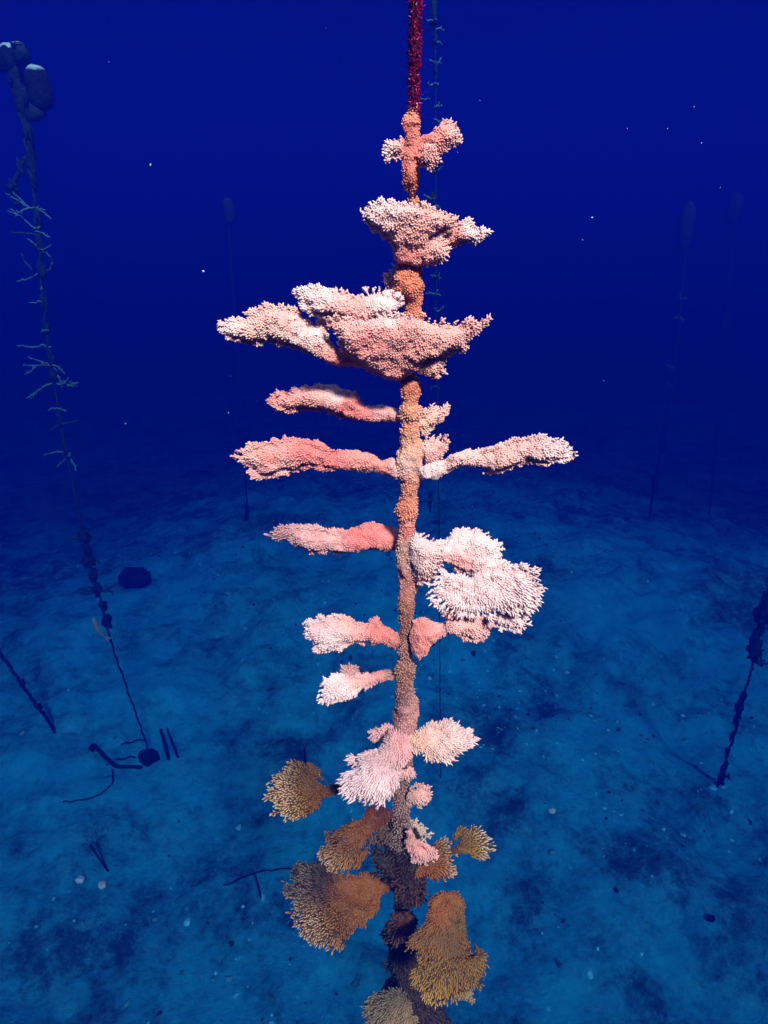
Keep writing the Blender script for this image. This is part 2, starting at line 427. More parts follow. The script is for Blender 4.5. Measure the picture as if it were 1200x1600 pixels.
def Zm(x0, y0, s):
    return lambda pts: [(x0+x/s, y0+y/s) for x, y in pts]
A_ = Zm(540, 0, 4.615); B_ = Zm(330, 300, 2.609); C_ = Zm(360, 580, 2.143); D_ = Zm(460, 800, 3.0); E_ = Zm(420, 1080, 3.333); F_ = Zm(420, 1310, 3.333)
PX = lambda p: p

WHITE = (0.86, 0.84, 0.84); PINKW = (0.84, 0.56, 0.51); PINK = (0.80, 0.34, 0.29); ROSE = (0.74, 0.22, 0.20); ORANGE = (0.74, 0.30, 0.15)
TAN = (0.78, 0.42, 0.25); GREYW = (0.58, 0.50, 0.46); BROWN = (0.34, 0.15, 0.045); OCHRE = (0.52, 0.24, 0.045); DARKB = (0.06, 0.035, 0.02); OLIVE = (0.13, 0.10, 0.045)
MAUVE = (0.62, 0.42, 0.44); CREAM = (0.78, 0.64, 0.46)
def colony(px, py, label, name='coral_colony'):
    o = empty(name, at(px, py, YD)); tag(o, label, 'coral', 'coral colonies fused along the central rope'); return o

STEM = dict(tmax=40, fingers=0, rough=2.2, sp=4.2, ln=3.2, rr=1.9, lean=0.1, pale=0.27, gap=0.72, inset=3.0, cmul=(1.0, .62, .55))
# --- colony 1
c = colony(645, 240, 'small orange pink coral cross at the top of the central rope, below the red algae')
branch(c, 'stem', A_([(470,730),(520,735),(545,830),(558,900),(550,960),(560,1060),(550,1180),(552,1270),(530,1380),(545,1500),(530,1580),(440,1580),(430,1480),(440,1400),(405,1330),(400,1250),(395,1160),(420,1050),(410,960),(392,880),(400,850),(440,800)]),
       (644, 240), [(645,165,TAN),(643,200,PINK),(645,240,PINK),(642,290,ORANGE),(645,315,ORANGE)], **STEM)
branch(c, 'branch', A_([(440,1010),(385,990),(340,1020),(300,1040),(278,1090),(310,1150),(390,1140),(440,1110)]), (640,232), [(605,235,WHITE),(635,235,PINK)], dz=-0.008)
branch(c, 'branch', A_([(530,970),(600,950),(640,965),(690,900),(740,865),(780,880),(790,930),(822,960),(810,1020),(750,1070),(660,1105),(600,1100),(530,1060)]), (655,222), [(710,205,PINKW),(680,220,PINK),(660,220,ROSE)], dz=0.01, tilt=(0.5,0), fingers=9, flen=6)
branch(c, 'branch', A_([(530,1070),(590,1060),(650,1100),(665,1150),(635,1215),(590,1200),(530,1180)]), (650,245), [(680,250,PINKW),(655,245,PINK)], dz=-0.012, tilt=(-0.5,0))
# --- colony 2
c = colony(640, 400, 'pale pink coral with one flat top fan and small right lobe, second from top')
SP2 = [(570,325,WHITE),(620,330,WHITE),(700,340,PINKW),(650,370,(0.8,0.5,0.42)),(630,350,(0.78,0.55,0.46)),(640,400,PINK),(680,395,PINKW)]
branch(c, 'plate', B_([(610,80),(650,55),(720,35),(790,50),(850,60),(890,65),(960,85),(995,110),(980,140),(930,165),(890,200),(880,260),(890,300),(840,320),(770,305),(735,280),(720,240),(735,215),(715,180),(680,150),(640,125)]), (640,410), SP2, tmax=11, kz=1.6, tilt=(0,0.35), fingers=9, flen=7, dz=-0.01)
branch(c, 'branch', B_([(880,230),(920,180),(945,165),(985,140),(1045,120),(1075,140),(1125,160),(1095,195),(1030,210),(985,228),(940,250)]), (672,392), [(750,360,WHITE),(700,380,PINK)], kz=1.3, dz=0.0, tilt=(-0.3,0), fingers=9, flen=6)
branch(c, 'branch', B_([(860,200),(900,185),(940,190),(968,240),(960,280),(900,300),(850,300)]), (655,400), [(690,400,PINKW),(665,385,(0.82,0.5,0.42))], dz=-0.02)
branch(c, 'stem', B_([(760,280),(860,280),(875,380),(865,440),(868,540),(790,540),(780,440),(735,410),(735,370),(745,310)]), (642,450), [(640,420,ORANGE),(645,470,(0.72,0.30,0.16)),(640,495,ORANGE)], **STEM)
branch(c, 'branch', B_([(712,340),(745,305),(775,330),(770,420),(715,415),(730,370)]), (640,440), [(610,430,PINKW),(630,450,PINK)], dz=0.012)
# --- colony 3
c = colony(640, 540, 'largest coral colony, wide pale pink bowl with a long drooping left arm and ruffled fan')
branch(c, 'plate', B_([(490,520),(560,510),(640,510),(700,495),(780,500),(860,510),(900,530),(960,540),(1010,540),(1060,535),(1130,520),(1125,540),(1070,570),(1040,610),(1035,640),(980,650),(940,680),(880,690),(840,740),(760,780),(700,765),(650,730),(600,700),(540,640),(520,580)]), (640,585),
       [(540,510,PINKW),(590,530,PINK),(600,580,(0.74,0.38,0.33)),(640,560,(0.76,0.42,0.36)),(600,545,(0.74,0.42,0.36)),(625,535,(0.74,0.42,0.35)),(600,500,WHITE),(680,510,(0.84,0.55,0.48)),(750,500,PINKW),(720,530,PINKW),(570,545,PINK)], tmax=19, kz=1.5, fingers=10, flen=8, dz=-0.01, tilt=(0,0.4), rr=1.5, ln=3.8)
branch(c, 'plate', B_([(345,405),(440,390),(490,410),(550,405),(600,440),(640,410),(690,405),(720,425),(780,440),(775,490),(700,500),(640,520),(560,525),(520,505),(420,500),(370,465),(385,450)]), (590,520),
       [(470,460,WHITE),(600,470,WHITE),(550,490,PINKW)], tmax=9, kz=2.2, fingers=9, flen=10, dz=-0.02, lean=1.0)
branch(c, 'branch', B_([(38,560),(60,530),(140,520),(145,490),(190,490),(225,462),(290,475),(345,480),(390,540),(430,530),(485,510),(478,560),(500,615),(545,640),(620,650),(660,700),(590,720),(520,720),(440,690),(360,640),(280,605),(150,612),(60,595)]), (590,570),
       [(350,515,WHITE),(380,520,PINKW),(430,495,(0.82,0.62,0.55)),(410,520,(0.72,0.6,0.5)),(500,560,(0.8,0.52,0.44)),(540,560,ROSE),(490,520,WHITE),(570,565,PINK)], tmax=15, kz=1.4, fingers=9, flen=7, tilt=(0.15,0))
branch(c, 'branch', B_([(850,660),(900,640),(960,650),(950,700),(930,750),(880,765),(830,750),(820,700)]), (655,590), [(665,560,CREAM),(690,565,PINKW),(660,585,TAN)], dz=-0.015)
branch(c, 'stem', C_([(565,10),(640,10),(640,70),(632,110),(648,130),(630,165),(610,192),(580,192),(565,155),(560,130),(572,100),(568,60)]), (640,620), [(640,600,ORANGE),(640,640,TAN),(640,650,CREAM)], **STEM)
# --- colony 4
c = colony(637, 700, 'coral colony with two long opposite arms, rose left and white right, mid rope')
branch(c, 'stem', C_([(578,150),(628,150),(650,230),(655,300),(640,370),(630,420),(632,475),(618,512),(565,512),(540,465),(560,430),(562,380),(540,340),(550,290),(560,250),(565,200)]), (637,705), [(635,665,TAN),(637,690,CREAM),(633,730,WHITE),(635,760,TAN),(630,795,ORANGE)], **STEM)
branch(c, 'branch', C_([(130,100),(160,75),(230,60),(300,50),(360,62),(400,70),(420,55),(440,85),(455,110),(500,108),(555,115),(590,150),(560,185),(520,175),(430,175),(390,165),(330,135),(270,125),(200,130),(140,115)]), (632,655),
       [(430,625,PINK),(500,620,PINKW),(520,610,WHITE),(540,645,ROSE),(560,640,ROSE),(600,640,PINKW),(490,635,PINK)], tmax=14, kz=1.5, dz=0.02, tilt=(-0.1,0), fingers=9, flen=6, label='upper left arm, rose pink with a pale rim')
branch(c, 'branch', C_([(30,270),(90,250),(150,235),(220,228),(280,245),(340,265),(400,258),(470,265),(510,290),(545,280),(580,330),(565,375),(520,360),(480,340),(420,340),(350,330),(290,322),(240,315),(190,335),(120,352),(70,345),(80,320),(35,300)]), (633,728),
       [(385,720,PINKW),(420,710,PINK),(440,735,PINKW),(470,705,ROSE),(520,715,ROSE),(560,720,(0.78,0.36,0.3)),(600,730,PINK),(630,730,WHITE)], tmax=15, kz=1.2, tilt=(0.1,0), fingers=9, flen=12, label='long rose pink arm pointing left')
branch(c, 'branch', C_([(620,170),(660,130),(700,125),(718,130),(710,160),(670,190),(650,235),(625,220)]), (648,690), [(690,640,PINKW),(650,680,CREAM)], dz=0.01, tilt=(0.6,0))
branch(c, 'branch', C_([(635,240),(670,225),(725,225),(725,245),(705,270),(700,310),(670,340),(640,320)]), (655,735), [(695,685,PINKW),(665,700,PINKW)], dz=0.0)
branch(c, 'branch', C_([(620,320),(700,295),(740,265),(800,255),(850,270),(900,250),(980,225),(1040,218),(1100,232),(1125,255),(1155,275),(1150,298),(1080,300),(1070,315),(1030,300),(990,295),(950,320),(880,340),(830,325),(780,325),(730,345),(690,370),(620,375)]), (645,740),
       [(660,735,WHITE),(720,715,(0.85,0.68,0.6)),(780,720,(0.84,0.66,0.58)),(820,705,PINKW),(870,695,WHITE),(895,710,WHITE)], tmax=17, kz=1.3, dz=-0.01, tilt=(-0.15,0), fingers=9, flen=7, label='long white arm pointing right')
# --- colony 5
c = colony(632, 900, 'coral colony with stacked bright white fans on its right and thin pink left arm')
branch(c, 'stem', D_([(490,5),(570,5),(580,110),(585,300),(572,440),(560,520),(556,640),(552,775),(490,775),(480,620),(484,480),(480,400),(482,320),(468,240),(472,150),(488,100)]), (635,900), [(635,815,PINK),(635,870,GREYW),(640,915,(0.62,0.36,0.32)),(632,960,(0.34,0.19,0.11)),(632,1000,(0.26,0.14,0.08)),(632,1040,(0.28,0.15,0.09))], **STEM)
branch(c, 'branch', D_([(540,110),(610,105),(665,140),(690,170),(670,250),(640,320),(590,335),(550,300),(530,200)]), (635,860), [(660,850,WHITE),(650,885,(0.6,0.56,0.52)),(665,905,PINKW)], tmax=18, dz=-0.012)
branch(c, 'branch', C_([(120,548),(160,525),(230,520),(300,525),(350,540),(400,530),(450,510),(480,505),(520,515),(580,525),(580,600),(520,605),(480,595),(440,600),(400,612),(340,600),(280,600),(225,580),(210,555),(160,556)]), (632,850),
       [(440,830,(0.4,0.22,0.26)),(480,835,MAUVE),(520,850,(0.78,0.5,0.48)),(560,835,ROSE),(590,840,ROSE),(600,850,PINK)], tmax=15, kz=1.4, dz=0.035, tilt=(0,0), fingers=9, flen=7, inset=2.5, label='dusky pink arm pointing left')
branch(c, 'plate', D_([(650,170),(700,120),(740,90),(800,75),(860,85),(900,100),(940,140),(975,165),(965,200),(930,215),(985,240),(1000,265),(940,290),(850,290),(770,270),(720,250),(690,240),(660,220)]), (672,860),
       [(690,855,WHITE),(740,840,WHITE),(770,870,WHITE),(720,882,PINKW),(785,890,WHITE)], tmax=15, kz=1.4, dz=0.01, tilt=(0,-0.45), fingers=9, flen=6, rr=1.5, sp=3.6)
branch(c, 'plate', D_([(640,340),(690,335),(660,285),(700,265),(760,270),(820,300),(870,265),(940,250),(1000,265),(1060,255),(1110,285),(1135,370),(1125,410),(1090,450),(1000,465),(900,475),(850,480),(770,465),(720,455),(690,420),(650,370)]), (738,905),
       [(700,910,(0.9,0.84,0.84)),(735,915,WHITE),(780,910,(0.9,0.86,0.86)),(820,915,(0.9,0.86,0.86)),(735,900,WHITE)], tmax=9, dz=-0.018, tilt=(0,-0.25), fingers=9, flen=12, lean=1.2, ln=6.5, rr=1.5, sp=3.7, bend=-0.2)
branch(c, 'branch', D_([(540,500),(600,480),(640,500),(690,510),(730,480),(780,465),(850,485),(900,490),(960,480),(1030,465),(1070,475),(1095,520),(1070,545),(1045,560),(1000,545),(920,520),(870,540),(900,570),(890,605),(840,600),(790,580),(740,580),(690,600),(640,630),(630,670),(570,710),(535,640)]), (635,990),
       [(650,990,PINK),(670,1000,PINK),(700,980,PINKW),(730,975,PINKW),(755,995,PINKW),(800,970,WHITE),(820,970,WHITE)], tmax=17, kz=1.2, dz=-0.012, tilt=(-0.12,-0.1), fingers=9, flen=7)
branch(c, 'branch', D_([(690,455),(760,420),(800,430),(800,500),(740,520),(700,500)]), (700,975), [(720,960,PINKW)], dz=-0.02, tmax=14)
branch(c, 'branch', D_([(55,520),(100,515),(150,495),(185,480),(230,495),(270,500),(290,520),(330,520),(360,480),(405,475),(430,520),(480,545),(520,600),(485,670),(440,640),(400,620),(370,645),(340,635),(340,610),(270,615),(200,640),(110,650),(85,600),(60,570)]), (628,1000),
       [(490,985,(0.78,0.66,0.7)),(520,1000,WHITE),(550,980,PINKW),(580,980,PINK),(600,990,ROSE),(620,1000,(0.5,0.25,0.18))], tmax=15, kz=1.3, dz=0.0, fingers=9, flen=8, tilt=(0.1,-0.2))
# --- colony 6
c = colony(633, 1120, 'greyish mauve coral colony with a small white left arm and pale drooping fans below')
branch(c, 'stem', [(619,1028),(648,1028),(650,1073),(655,1093),(656,1107),(657,1125),(654,1149),(648,1182),(643,1212),(642,1248),(643,1287),(650,1330),(648,1350),(610,1350),(606,1308),(612,1266),(609,1230),(618,1200),(612,1164),(612,1125),(614,1090),(617,1060)], (635,1150),
       [(630,1055,(0.28,0.15,0.09)),(622,1100,(0.1,0.06,0.05)),(640,1110,MAUVE),(640,1150,(0.7,0.45,0.46)),(635,1185,(0.3,0.19,0.16)),(632,1215,(0.14,0.10,0.085)),(632,1250,(0.22,0.15,0.12)),(625,1300,(0.09,0.055,0.035)),(625,1340,DARKB)], **STEM)  # near-black left spot: the stem's unlit side painted into its colour
branch(c, 'branch', D_([(120,860),(140,790),(190,770),(230,760),(300,775),(350,750),(420,725),(490,730),(500,790),(400,810),(350,830),(300,830),(260,855),(220,890),(160,895),(125,880)]), (622,1050),
       [(505,1080,WHITE),(530,1075,WHITE),(565,1060,PINKW),(590,1050,(0.66,0.34,0.32)),(615,1048,(0.2,0.15,0.13))], tmax=14, kz=1.2, dz=0.01, fingers=9, flen=7, tilt=(0.2,-0.4))
branch(c, 'branch', D_([(215,765),(235,730),(290,725),(320,765),(290,790),(240,790)]), (575,1065), [(545,1045,(0.5,0.28,0.27))], dz=0.04, label='dull mauve knob behind the white arm')
branch(c, 'branch', E_([(525,245),(540,200),(600,180),(650,190),(690,240),(600,260),(560,240),(530,255)]), (625,1145), [(580,1145,MAUVE),(610,1145,(0.7,0.45,0.46))], dz=0.0)
branch(c, 'plate', E_([(640,190),(730,220),(760,330),(720,400),(660,410),(640,440),(655,480),(640,540),(580,575),(530,560),(470,550),(430,530),(400,490),(425,430),(465,400),(455,340),(520,320),(580,280),(600,240)]), (628,1160),
       [(625,1160,(0.7,0.42,0.42)),(600,1175,(0.68,0.52,0.52)),(570,1220,(0.78,0.7,0.74)),(590,1240,(0.84,0.78,0.8)),(550,1225,(0.8,0.74,0.78)),(560,1185,(0.6,0.5,0.5))], tmax=13, dz=-0.03, tilt=(0,-0.6), fingers=9, flen=11, lean=1.4, ln=8)
branch(c, 'branch', E_([(665,400),(740,380),(752,440),(720,465),(680,455)]), (635,1195), [(635,1210,PINKW)], dz=-0.02)
branch(c, 'plate', E_([(700,250),(740,210),(800,170),(840,165),(870,190),(900,165),(950,170),(1000,200),(1040,210),(1078,255),(1030,290),(980,310),(960,345),(900,362),(850,345),(830,325),(770,330),(700,300)]), (640,1160),
       [(650,1160,CREAM),(680,1155,(0.82,0.70,0.6)),(700,1170,(0.84,0.76,0.68)),(735,1155,(0.85,0.72,0.7))], tmax=12, dz=-0.015, tilt=(0,-0.5), fingers=9, flen=9, lean=1.2, ln=7.5)
branch(c, 'branch', E_([(700,520),(780,485),(825,500),(845,540),(810,570),(800,600),(750,595),(700,580)]), (630,1240), [(665,1240,(0.72,0.46,0.38)),(640,1245,(0.4,0.3,0.25))], dz=-0.01, fingers=9, flen=6)
# --- brown colonies
TIPB = (0.78, 0.58, 0.36)
BR = dict(tipmul=np.array([1.6, 1.9, 3.2]), pale=0.9, inset=4.5, sp=3.6, rr=1.25, ln=5.2, lean=1.25, gap=0.62, cmul=(0.56, 0.34, 0.02), rough=2.4, rim=True)
c = colony(600, 1230, 'round tan coral fan on a thin dark stalk, highest brown fan on the left')
branch(c, 'plate', E_([(25,540),(35,480),(70,430),(110,390),(150,375),(190,380),(230,410),(260,460),(300,480),(345,470),(390,455),(420,420),(480,440),(470,520),(400,540),(340,555),(280,570),(230,590),(180,650),(100,665),(50,620),(30,580)]), (545,1232),
       [(440,1240,(0.52,0.33,0.19)),(460,1260,(0.55,0.35,0.2)),(470,1210,(0.30,0.19,0.11)),(475,1195,(0.14,0.09,0.05)),(500,1230,(0.26,0.13,0.07)),(540,1225,(0.08,0.035,0.03))], tmax=8, dz=0.0, tilt=(0.25,-0.75), fingers=9, flen=10, bend=-0.15, **BR)  # dark upper and bright lower-left spots paint the fall of light
c = colony(600, 1280, 'bent rust brown coral branch with a rounded tip, below the round tan fan')
branch(c, 'branch', E_([(490,590),(560,580),(640,600),(650,670),(570,720),(530,760),(480,780),(470,820),(500,860),(470,900),(420,930),(340,925),(295,890),(275,840),(310,800),(320,730),(380,710),(430,690),(470,670)]), (600,1275),
       [(590,1265,(0.13,0.03,0.015)),(580,1275,(0.28,0.09,0.02)),(560,1295,(0.42,0.18,0.04)),(540,1310,(0.40,0.2,0.06)),(530,1345,(0.5,0.3,0.14)),(515,1310,(0.22,0.12,0.05))], tmax=13, dz=-0.02, tilt=(0.1,-0.7), fingers=9, flen=9, **BR)
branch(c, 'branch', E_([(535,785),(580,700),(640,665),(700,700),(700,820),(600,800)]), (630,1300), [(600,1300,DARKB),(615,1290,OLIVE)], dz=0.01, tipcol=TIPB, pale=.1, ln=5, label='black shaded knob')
c = colony(640, 1320, 'ochre brown coral branch on the right, ending in a pale buff fan')
branch(c, 'branch', E_([(700,860),(780,870),(850,830),(870,790),(920,780),(960,820),(940,900),(960,940),(900,975),(860,980),(820,950),(760,990),(720,940)]), (650,1350),
       [(660,1355,OCHRE),(690,1340,OCHRE),(700,1320,(0.4,0.2,0.07))], tmax=14, dz=-0.01, tilt=(0,-0.5), fingers=9, flen=7, **BR)
branch(c, 'plate', E_([(930,810),(985,770),(980,720),(1020,705),(1090,735),(1130,765),(1150,830),(1120,865),(1080,845),(1020,840),(980,870),(940,860)]), (700,1330),
       [(720,1300,(0.42,0.33,0.24)),(750,1320,(0.6,0.46,0.32)),(710,1325,(0.28,0.18,0.1))], tmax=9, dz=-0.005, tilt=(0,-0.6), fingers=9, flen=9, **BR)
branch(c, 'branch', E_([(690,720),(745,700),(790,790),(850,820),(870,860),(810,900),(760,870),(710,800)]), (640,1300), [(640,1300,(0.55,0.33,0.25)),(655,1325,(0.76,0.42,0.38)),(675,1335,(0.78,0.44,0.38))], dz=-0.03, label='pink knob fused against the stem')
branch(c, 'branch', E_([(730,680),(780,675),(820,720),(855,750),(820,770),(770,765),(730,740)]), (635,1300), [(665,1300,(0.55,0.5,0.36))], dz=0.015, fingers=9, flen=6, label='pale greenish knob')
c = colony(620, 1400, 'biggest brown coral plate, broad ochre fan spreading left near the foot of the rope')
branch(c, 'plate', F_([(115,270),(120,220),(160,160),(210,130),(260,135),(310,170),(335,200),(400,185),(460,180),(500,155),(560,180),(640,200),(650,270),(590,310),(595,360),(560,400),(490,430),(440,460),(405,510),(390,540),(350,560),(270,540),(200,500),(160,440),(140,370)]), (600,1380),
       [(462,1375,(0.05,0.035,0.02)),(480,1360,(0.035,0.025,0.015)),(495,1362,(0.04,0.028,0.015)),(495,1385,(0.07,0.045,0.02)),(475,1395,(0.08,0.05,0.025)),(540,1390,(0.5,0.22,0.04)),(570,1380,OCHRE),(590,1400,OCHRE),(560,1430,(0.5,0.25,0.06)),(520,1440,(0.46,0.26,0.1)),(480,1440,(0.42,0.26,0.12)),(465,1410,(0.3,0.19,0.09)),(605,1378,(0.3,0.1,0.03))], tmax=8, dz=0.0, tilt=(0.15,-0.75), fingers=9, flen=11, bend=-0.15, **BR)  # near-black upper-left spots hold a shadow in the tissue colour
c = colony(650, 1440, 'long ochre coral plate hanging right of the foot, with a split buff fringe')
branch(c, 'plate', F_([(820,300),(900,275),(970,260),(1010,290),(1035,340),(1030,400),(1040,470),(1030,550),(1050,590),(1110,600),(1120,650),(1130,700),(1080,765),(1020,795),(980,780),(950,820),(900,845),(830,830),(800,770),(750,740),(745,700),(790,660),(820,620),(730,560),(780,500),(800,420),(815,350)]), (700,1400),
       [(700,1400,OCHRE),(690,1430,(0.58,0.27,0.04)),(670,1470,(0.48,0.27,0.08)),(710,1470,(0.34,0.2,0.07)),(725,1440,(0.3,0.26,0.14)),(690,1510,(0.55,0.4,0.28)),(680,1550,(0.66,0.5,0.36)),(740,1530,(0.5,0.35,0.2)),(660,1520,(0.62,0.46,0.32))], tmax=8, dz=-0.04, tilt=(0,-0.6), fingers=9, flen=11, bend=-0.1, **BR)
branch(c, 'branch', F_([(940,760),(1050,780),(1050,840),(960,835)]), (700,1530), [(725,1555,(0.2,0.18,0.09))], dz=0.05, tilt=(0,-.5), tipcol=TIPB, pale=.3)
c = colony(640, 1400, 'dark brown crusted foot of the coral column, almost black at its left edge')
DK = dict(tipmul=1.5, gap=0.5, cmul=(.33, .18, .08), pale=.5, ln=5, sp=5.5)
branch(c, 'stem', F_([(650,-60),(760,-40),(800,60),(830,200),(830,300),(790,340),(740,360),(700,400),(760,540),(800,640),(850,760),(900,850),(920,967),(940,1200),(560,1200),(560,960),(600,790),(640,740),(615,650),(620,560),(650,480),(640,290),(600,220),(620,80)]), (635,1450),
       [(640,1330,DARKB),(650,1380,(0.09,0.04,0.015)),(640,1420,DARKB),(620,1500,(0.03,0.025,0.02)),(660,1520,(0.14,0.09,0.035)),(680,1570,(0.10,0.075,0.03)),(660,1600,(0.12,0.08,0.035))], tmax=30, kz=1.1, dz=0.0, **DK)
branch(c, 'branch', F_([(535,120),(570,70),(640,90),(700,110),(700,200),(640,230),(600,200),(560,180)]), (630,1360), [(600,1345,(0.035,0.03,0.02)),(620,1360,(0.08,0.05,0.02))], tmax=14, dz=-0.01, **DK)
branch(c, 'branch', F_([(660,230),(740,300),(820,270),(840,310),(780,345),(720,345),(660,320)]), (640,1390), [(650,1400,(0.25,0.11,0.02)),(625,1400,(0.15,0.08,0.02))], tmax=12, dz=-0.03, **DK)
branch(c, 'branch', F_([(610,500),(650,400),(720,370),(780,395),(790,450),(740,500),(700,555),(660,560),(640,540)]), (640,1430), [(630,1440,(0.36,0.10,0.03)),(615,1460,(0.04,0.03,0.02)),(655,1430,(0.06,0.035,0.02)),(622,1470,(0.3,0.17,0.05))], tmax=14, dz=-0.03, label='rusty patched knob', **DK)
branch(c, 'plate', F_([(520,850),(545,815),(600,785),(680,790),(745,840),(760,960),(740,1100),(640,1150),(560,1100),(530,967)]), (645,1545),
       [(590,1580,(0.12,0.11,0.05)),(600,1560,(0.07,0.065,0.03)),(620,1600,(0.24,0.19,0.08))], tmax=14, dz=-0.05, tilt=(0,-.6), tipcol=(0.4,0.33,0.16), pale=.5, ln=8, lean=1.4, fingers=9, flen=9)
branch(c, 'branch', F_([(590,500),(600,480),(640,470),(670,520),(640,560),(610,530)]), (630,1470), [(605,1465,(0.03,0.025,0.02))], **DK)
branch(c, 'branch', F_([(600,655),(640,610),(680,650),(660,700),(620,690)]), (630,1500), [(605,1505,(0.025,0.022,0.02))], **DK)

# ------------------------------------------------------------------ the central rope with red algae
top = Vector((at(650, 0, YD).x, YD, SURF-0.05)); p0 = at(649, 0, YD); p1 = at(647, 80, YD); p2 = at(647, 158, YD)
mid = [at(x, y, YD) for x, y in ((644,250),(643,450),(640,620),(637,780),(634,900),(633,1050),(636,1200),(625,1330),(640,1450),(650,1590))]
foot = Vector((mid[-1].x, YD, bed_z(np.array([mid[-1].x]), np.array([YD]))[0]-0.05))
r0 = empty('nursery_rope', foot); tag(r0, 'thick central rope coated in dark red algae, the pink corals grown around it', 'rope')
strands = []
path = resample([top, p0, p1, p2]+mid+[foot], 900)
for k in range(3):
    ang = np.arange(900)*0.55+k*2.094
    q = path+0.0023*np.stack([np.cos(ang), np.sin(ang), 0*ang], 1)
    q[:, 2] = path[:, 2]
    obj_at('rope_strand', *tube(q, [0.0025]*900, 6), m_rope, r0)
# algal turf: thousands of short filaments over the bare length
fil = []; fc = []; cc = []; nfl = 0
zt, zb = p0.z+0.25, p2.z-0.02
for k in range(5200):
    t = random.random(); z = zt+(zb-zt)*t
    x = np.interp(z, path[::-1, 2], path[::-1, 0]); a = random.uniform(0, 2*math.pi)
    lump = 1+0.35*mnoise.noise(Vector((math.cos(a)*.7, math.sin(a)*.7, z*28)))
    r = 0.0048*lump; d = Vector((math.cos(a), math.sin(a), random.uniform(-.8, .6))).normalized()
    base = Vector((x+math.cos(a)*r, YD+math.sin(a)*r, z)); L = random.uniform(.0012, .0030)*(1.8 if random.random() < .06 else 1)
    w = random.uniform(.0004, .0009); sd_ = d.cross(Vector((0, 0, 1))).normalized()*w; up_ = d.cross(sd_).normalized()*w
    tip = base+d*L+Vector((random.gauss(0, .0009), random.gauss(0, .0009), random.gauss(0, .0009)))
    midp = base+d*L*.5
    vs_ = [base+sd_, base-sd_*.5+up_, base-sd_*.5-up_, tip]
    fil += [v_[:] for v_ in vs_]; fc += [[nfl, nfl+1, nfl+3], [nfl+1, nfl+2, nfl+3], [nfl+2, nfl, nfl+3]]; nfl += 4
    cl = random.choice([(0.15, .012, .04), (0.09, .008, .025), (0.04, .006, .015), (0.28, .03, .08)]) if random.random() < .93 else (0.6, .42, .42)
    cc += [cl]*3+[tuple(min(1, q_*1.5) for q_ in cl)]
o = obj_at('red_algae', fil, fc, m_algae, r0, np.array(cc)); o['kind'] = 'stuff'

# ------------------------------------------------------------------ background lines
def px_path(pts, Y): return [at(x, y, Y) for x, y in pts]
def line_thing(name, label, pts, Y, rad, cat='rope', lumps=(), group=None, extra_top=None, to_ground=True, wob=0.004):
    P = px_path(pts, Y)
    if extra_top: P = [extra_top]+P
    end = P[-1]
    gz = float(bed_z(np.array([end.x]), np.array([Y]))[0])
    if to_ground: P.append(Vector((end.x, Y, gz-0.03))) if end.z > gz else None
    base = P[-1].copy()
    r = empty(name, base); tag(r, label, cat, group)
    Q = resample(P, 160)
    Q[1:-1, :2] += rng.normal(0, wob, (158, 2))
    rr_ = rad*(1+0.5*np.abs(vnoise(Q, 3.0, 5)))
    obj_at('line', *tube(Q, rr_, 7), m_farrope, r)
    for (x, y, w, h) in lumps:
        g0 = at(x, y, Y); s = sc(y, Y); V_, F0 = ICO3
        V1 = V_*np.array([w/2*s, w/2*s, h/2*s]); V1 = V1*(1+0.75*fbm(V_*np.array([1, 1, 1.6])+x, 1.9, 3, 4))[:, None]
        obj_at('growth', V1+np.array(g0), F0, m_growth, r)
    return r
def frag(label, zoom, twigs, Y, mat=None, width=2.6, group='staghorn fragments tied along the lines', name='staghorn_coral'):
    pts = [zoom(t) for t in twigs]; s = sc(pts[0][0][1], Y)
    org = at(*pts[0][0], Y); r = empty(name, org); tag(r, label, 'coral', group)
    for tw in pts:
        dz = random.uniform(-.12, .12)
        P = [at(x, y, Y+dz*k/len(tw)) for k, (x, y) in enumerate(tw)]
        n = max(6, len(P)*3); Q = resample(P, n); Q += rng.normal(0, .002, Q.shape)
        rad = np.linspace(width*.62, width*.36, n)*s
        V1, F1 = tube(Q, rad, 6, 0.18); parts = [(V1, F1)]
        for k in range(2, n-1):          # side nubs
            if random.random() < .45:
                d = Vector(rng.normal(0, 1, 3)).normalized(); b_ = Vector(Q[k]); parts.append(tube([b_, b_+d*s*width*1.6], [s*width*.32, s*width*.2], 5))
        obj_at('branch', *merge(parts), mat or m_stag, r)
    return r
G_ = Zm(0, 40, 4.446); H_ = Zm(0, 380, 4.0); I_ = Zm(0, 780, 3.334)

base = on_ground(237, 1192); YL = base.y
ll = line_thing('nursery_rope', 'long fouled rope on the left running from the floats down to its anchor',
    [(30,110),(38,170),(45,230),(52,300),(58,360),(64,430),(72,520),(82,590),(93,650),(104,715),(118,780),(130,830),(140,880),(153,925),(167,980),(185,1040),(207,1100),(228,1160),(237,1190)], YL, 0.009,
    lumps=[(40,190,14,60),(46,240,12,50),(52,282,9,34),(58,340,8,30),(63,385,9,30),(66,425,11,30),(70,475,9,30),(72,510,8,20),(80,560,8,22),(84,590,9,16),(95,655,8,22),(102,700,8,24),(131,838,15,22),(137,858,10,26),(138,878,17,16),(147,900,12,18),(152,922,11,18),(161,947,11,14),(167,970,13,30),(27,318,9,9)])
fl = lambda n: n
frag('topmost staghorn fragment below the floats on the left rope, spreading both ways', G_, [[(200,1265),(165,1230),(90,1157)],[(185,1260),(110,1205),(38,1166)],[(200,1268),(250,1265),(315,1282)],[(270,1275),(310,1300),(360,1350)],[(200,1268),(160,1282),(120,1300)]], YL)
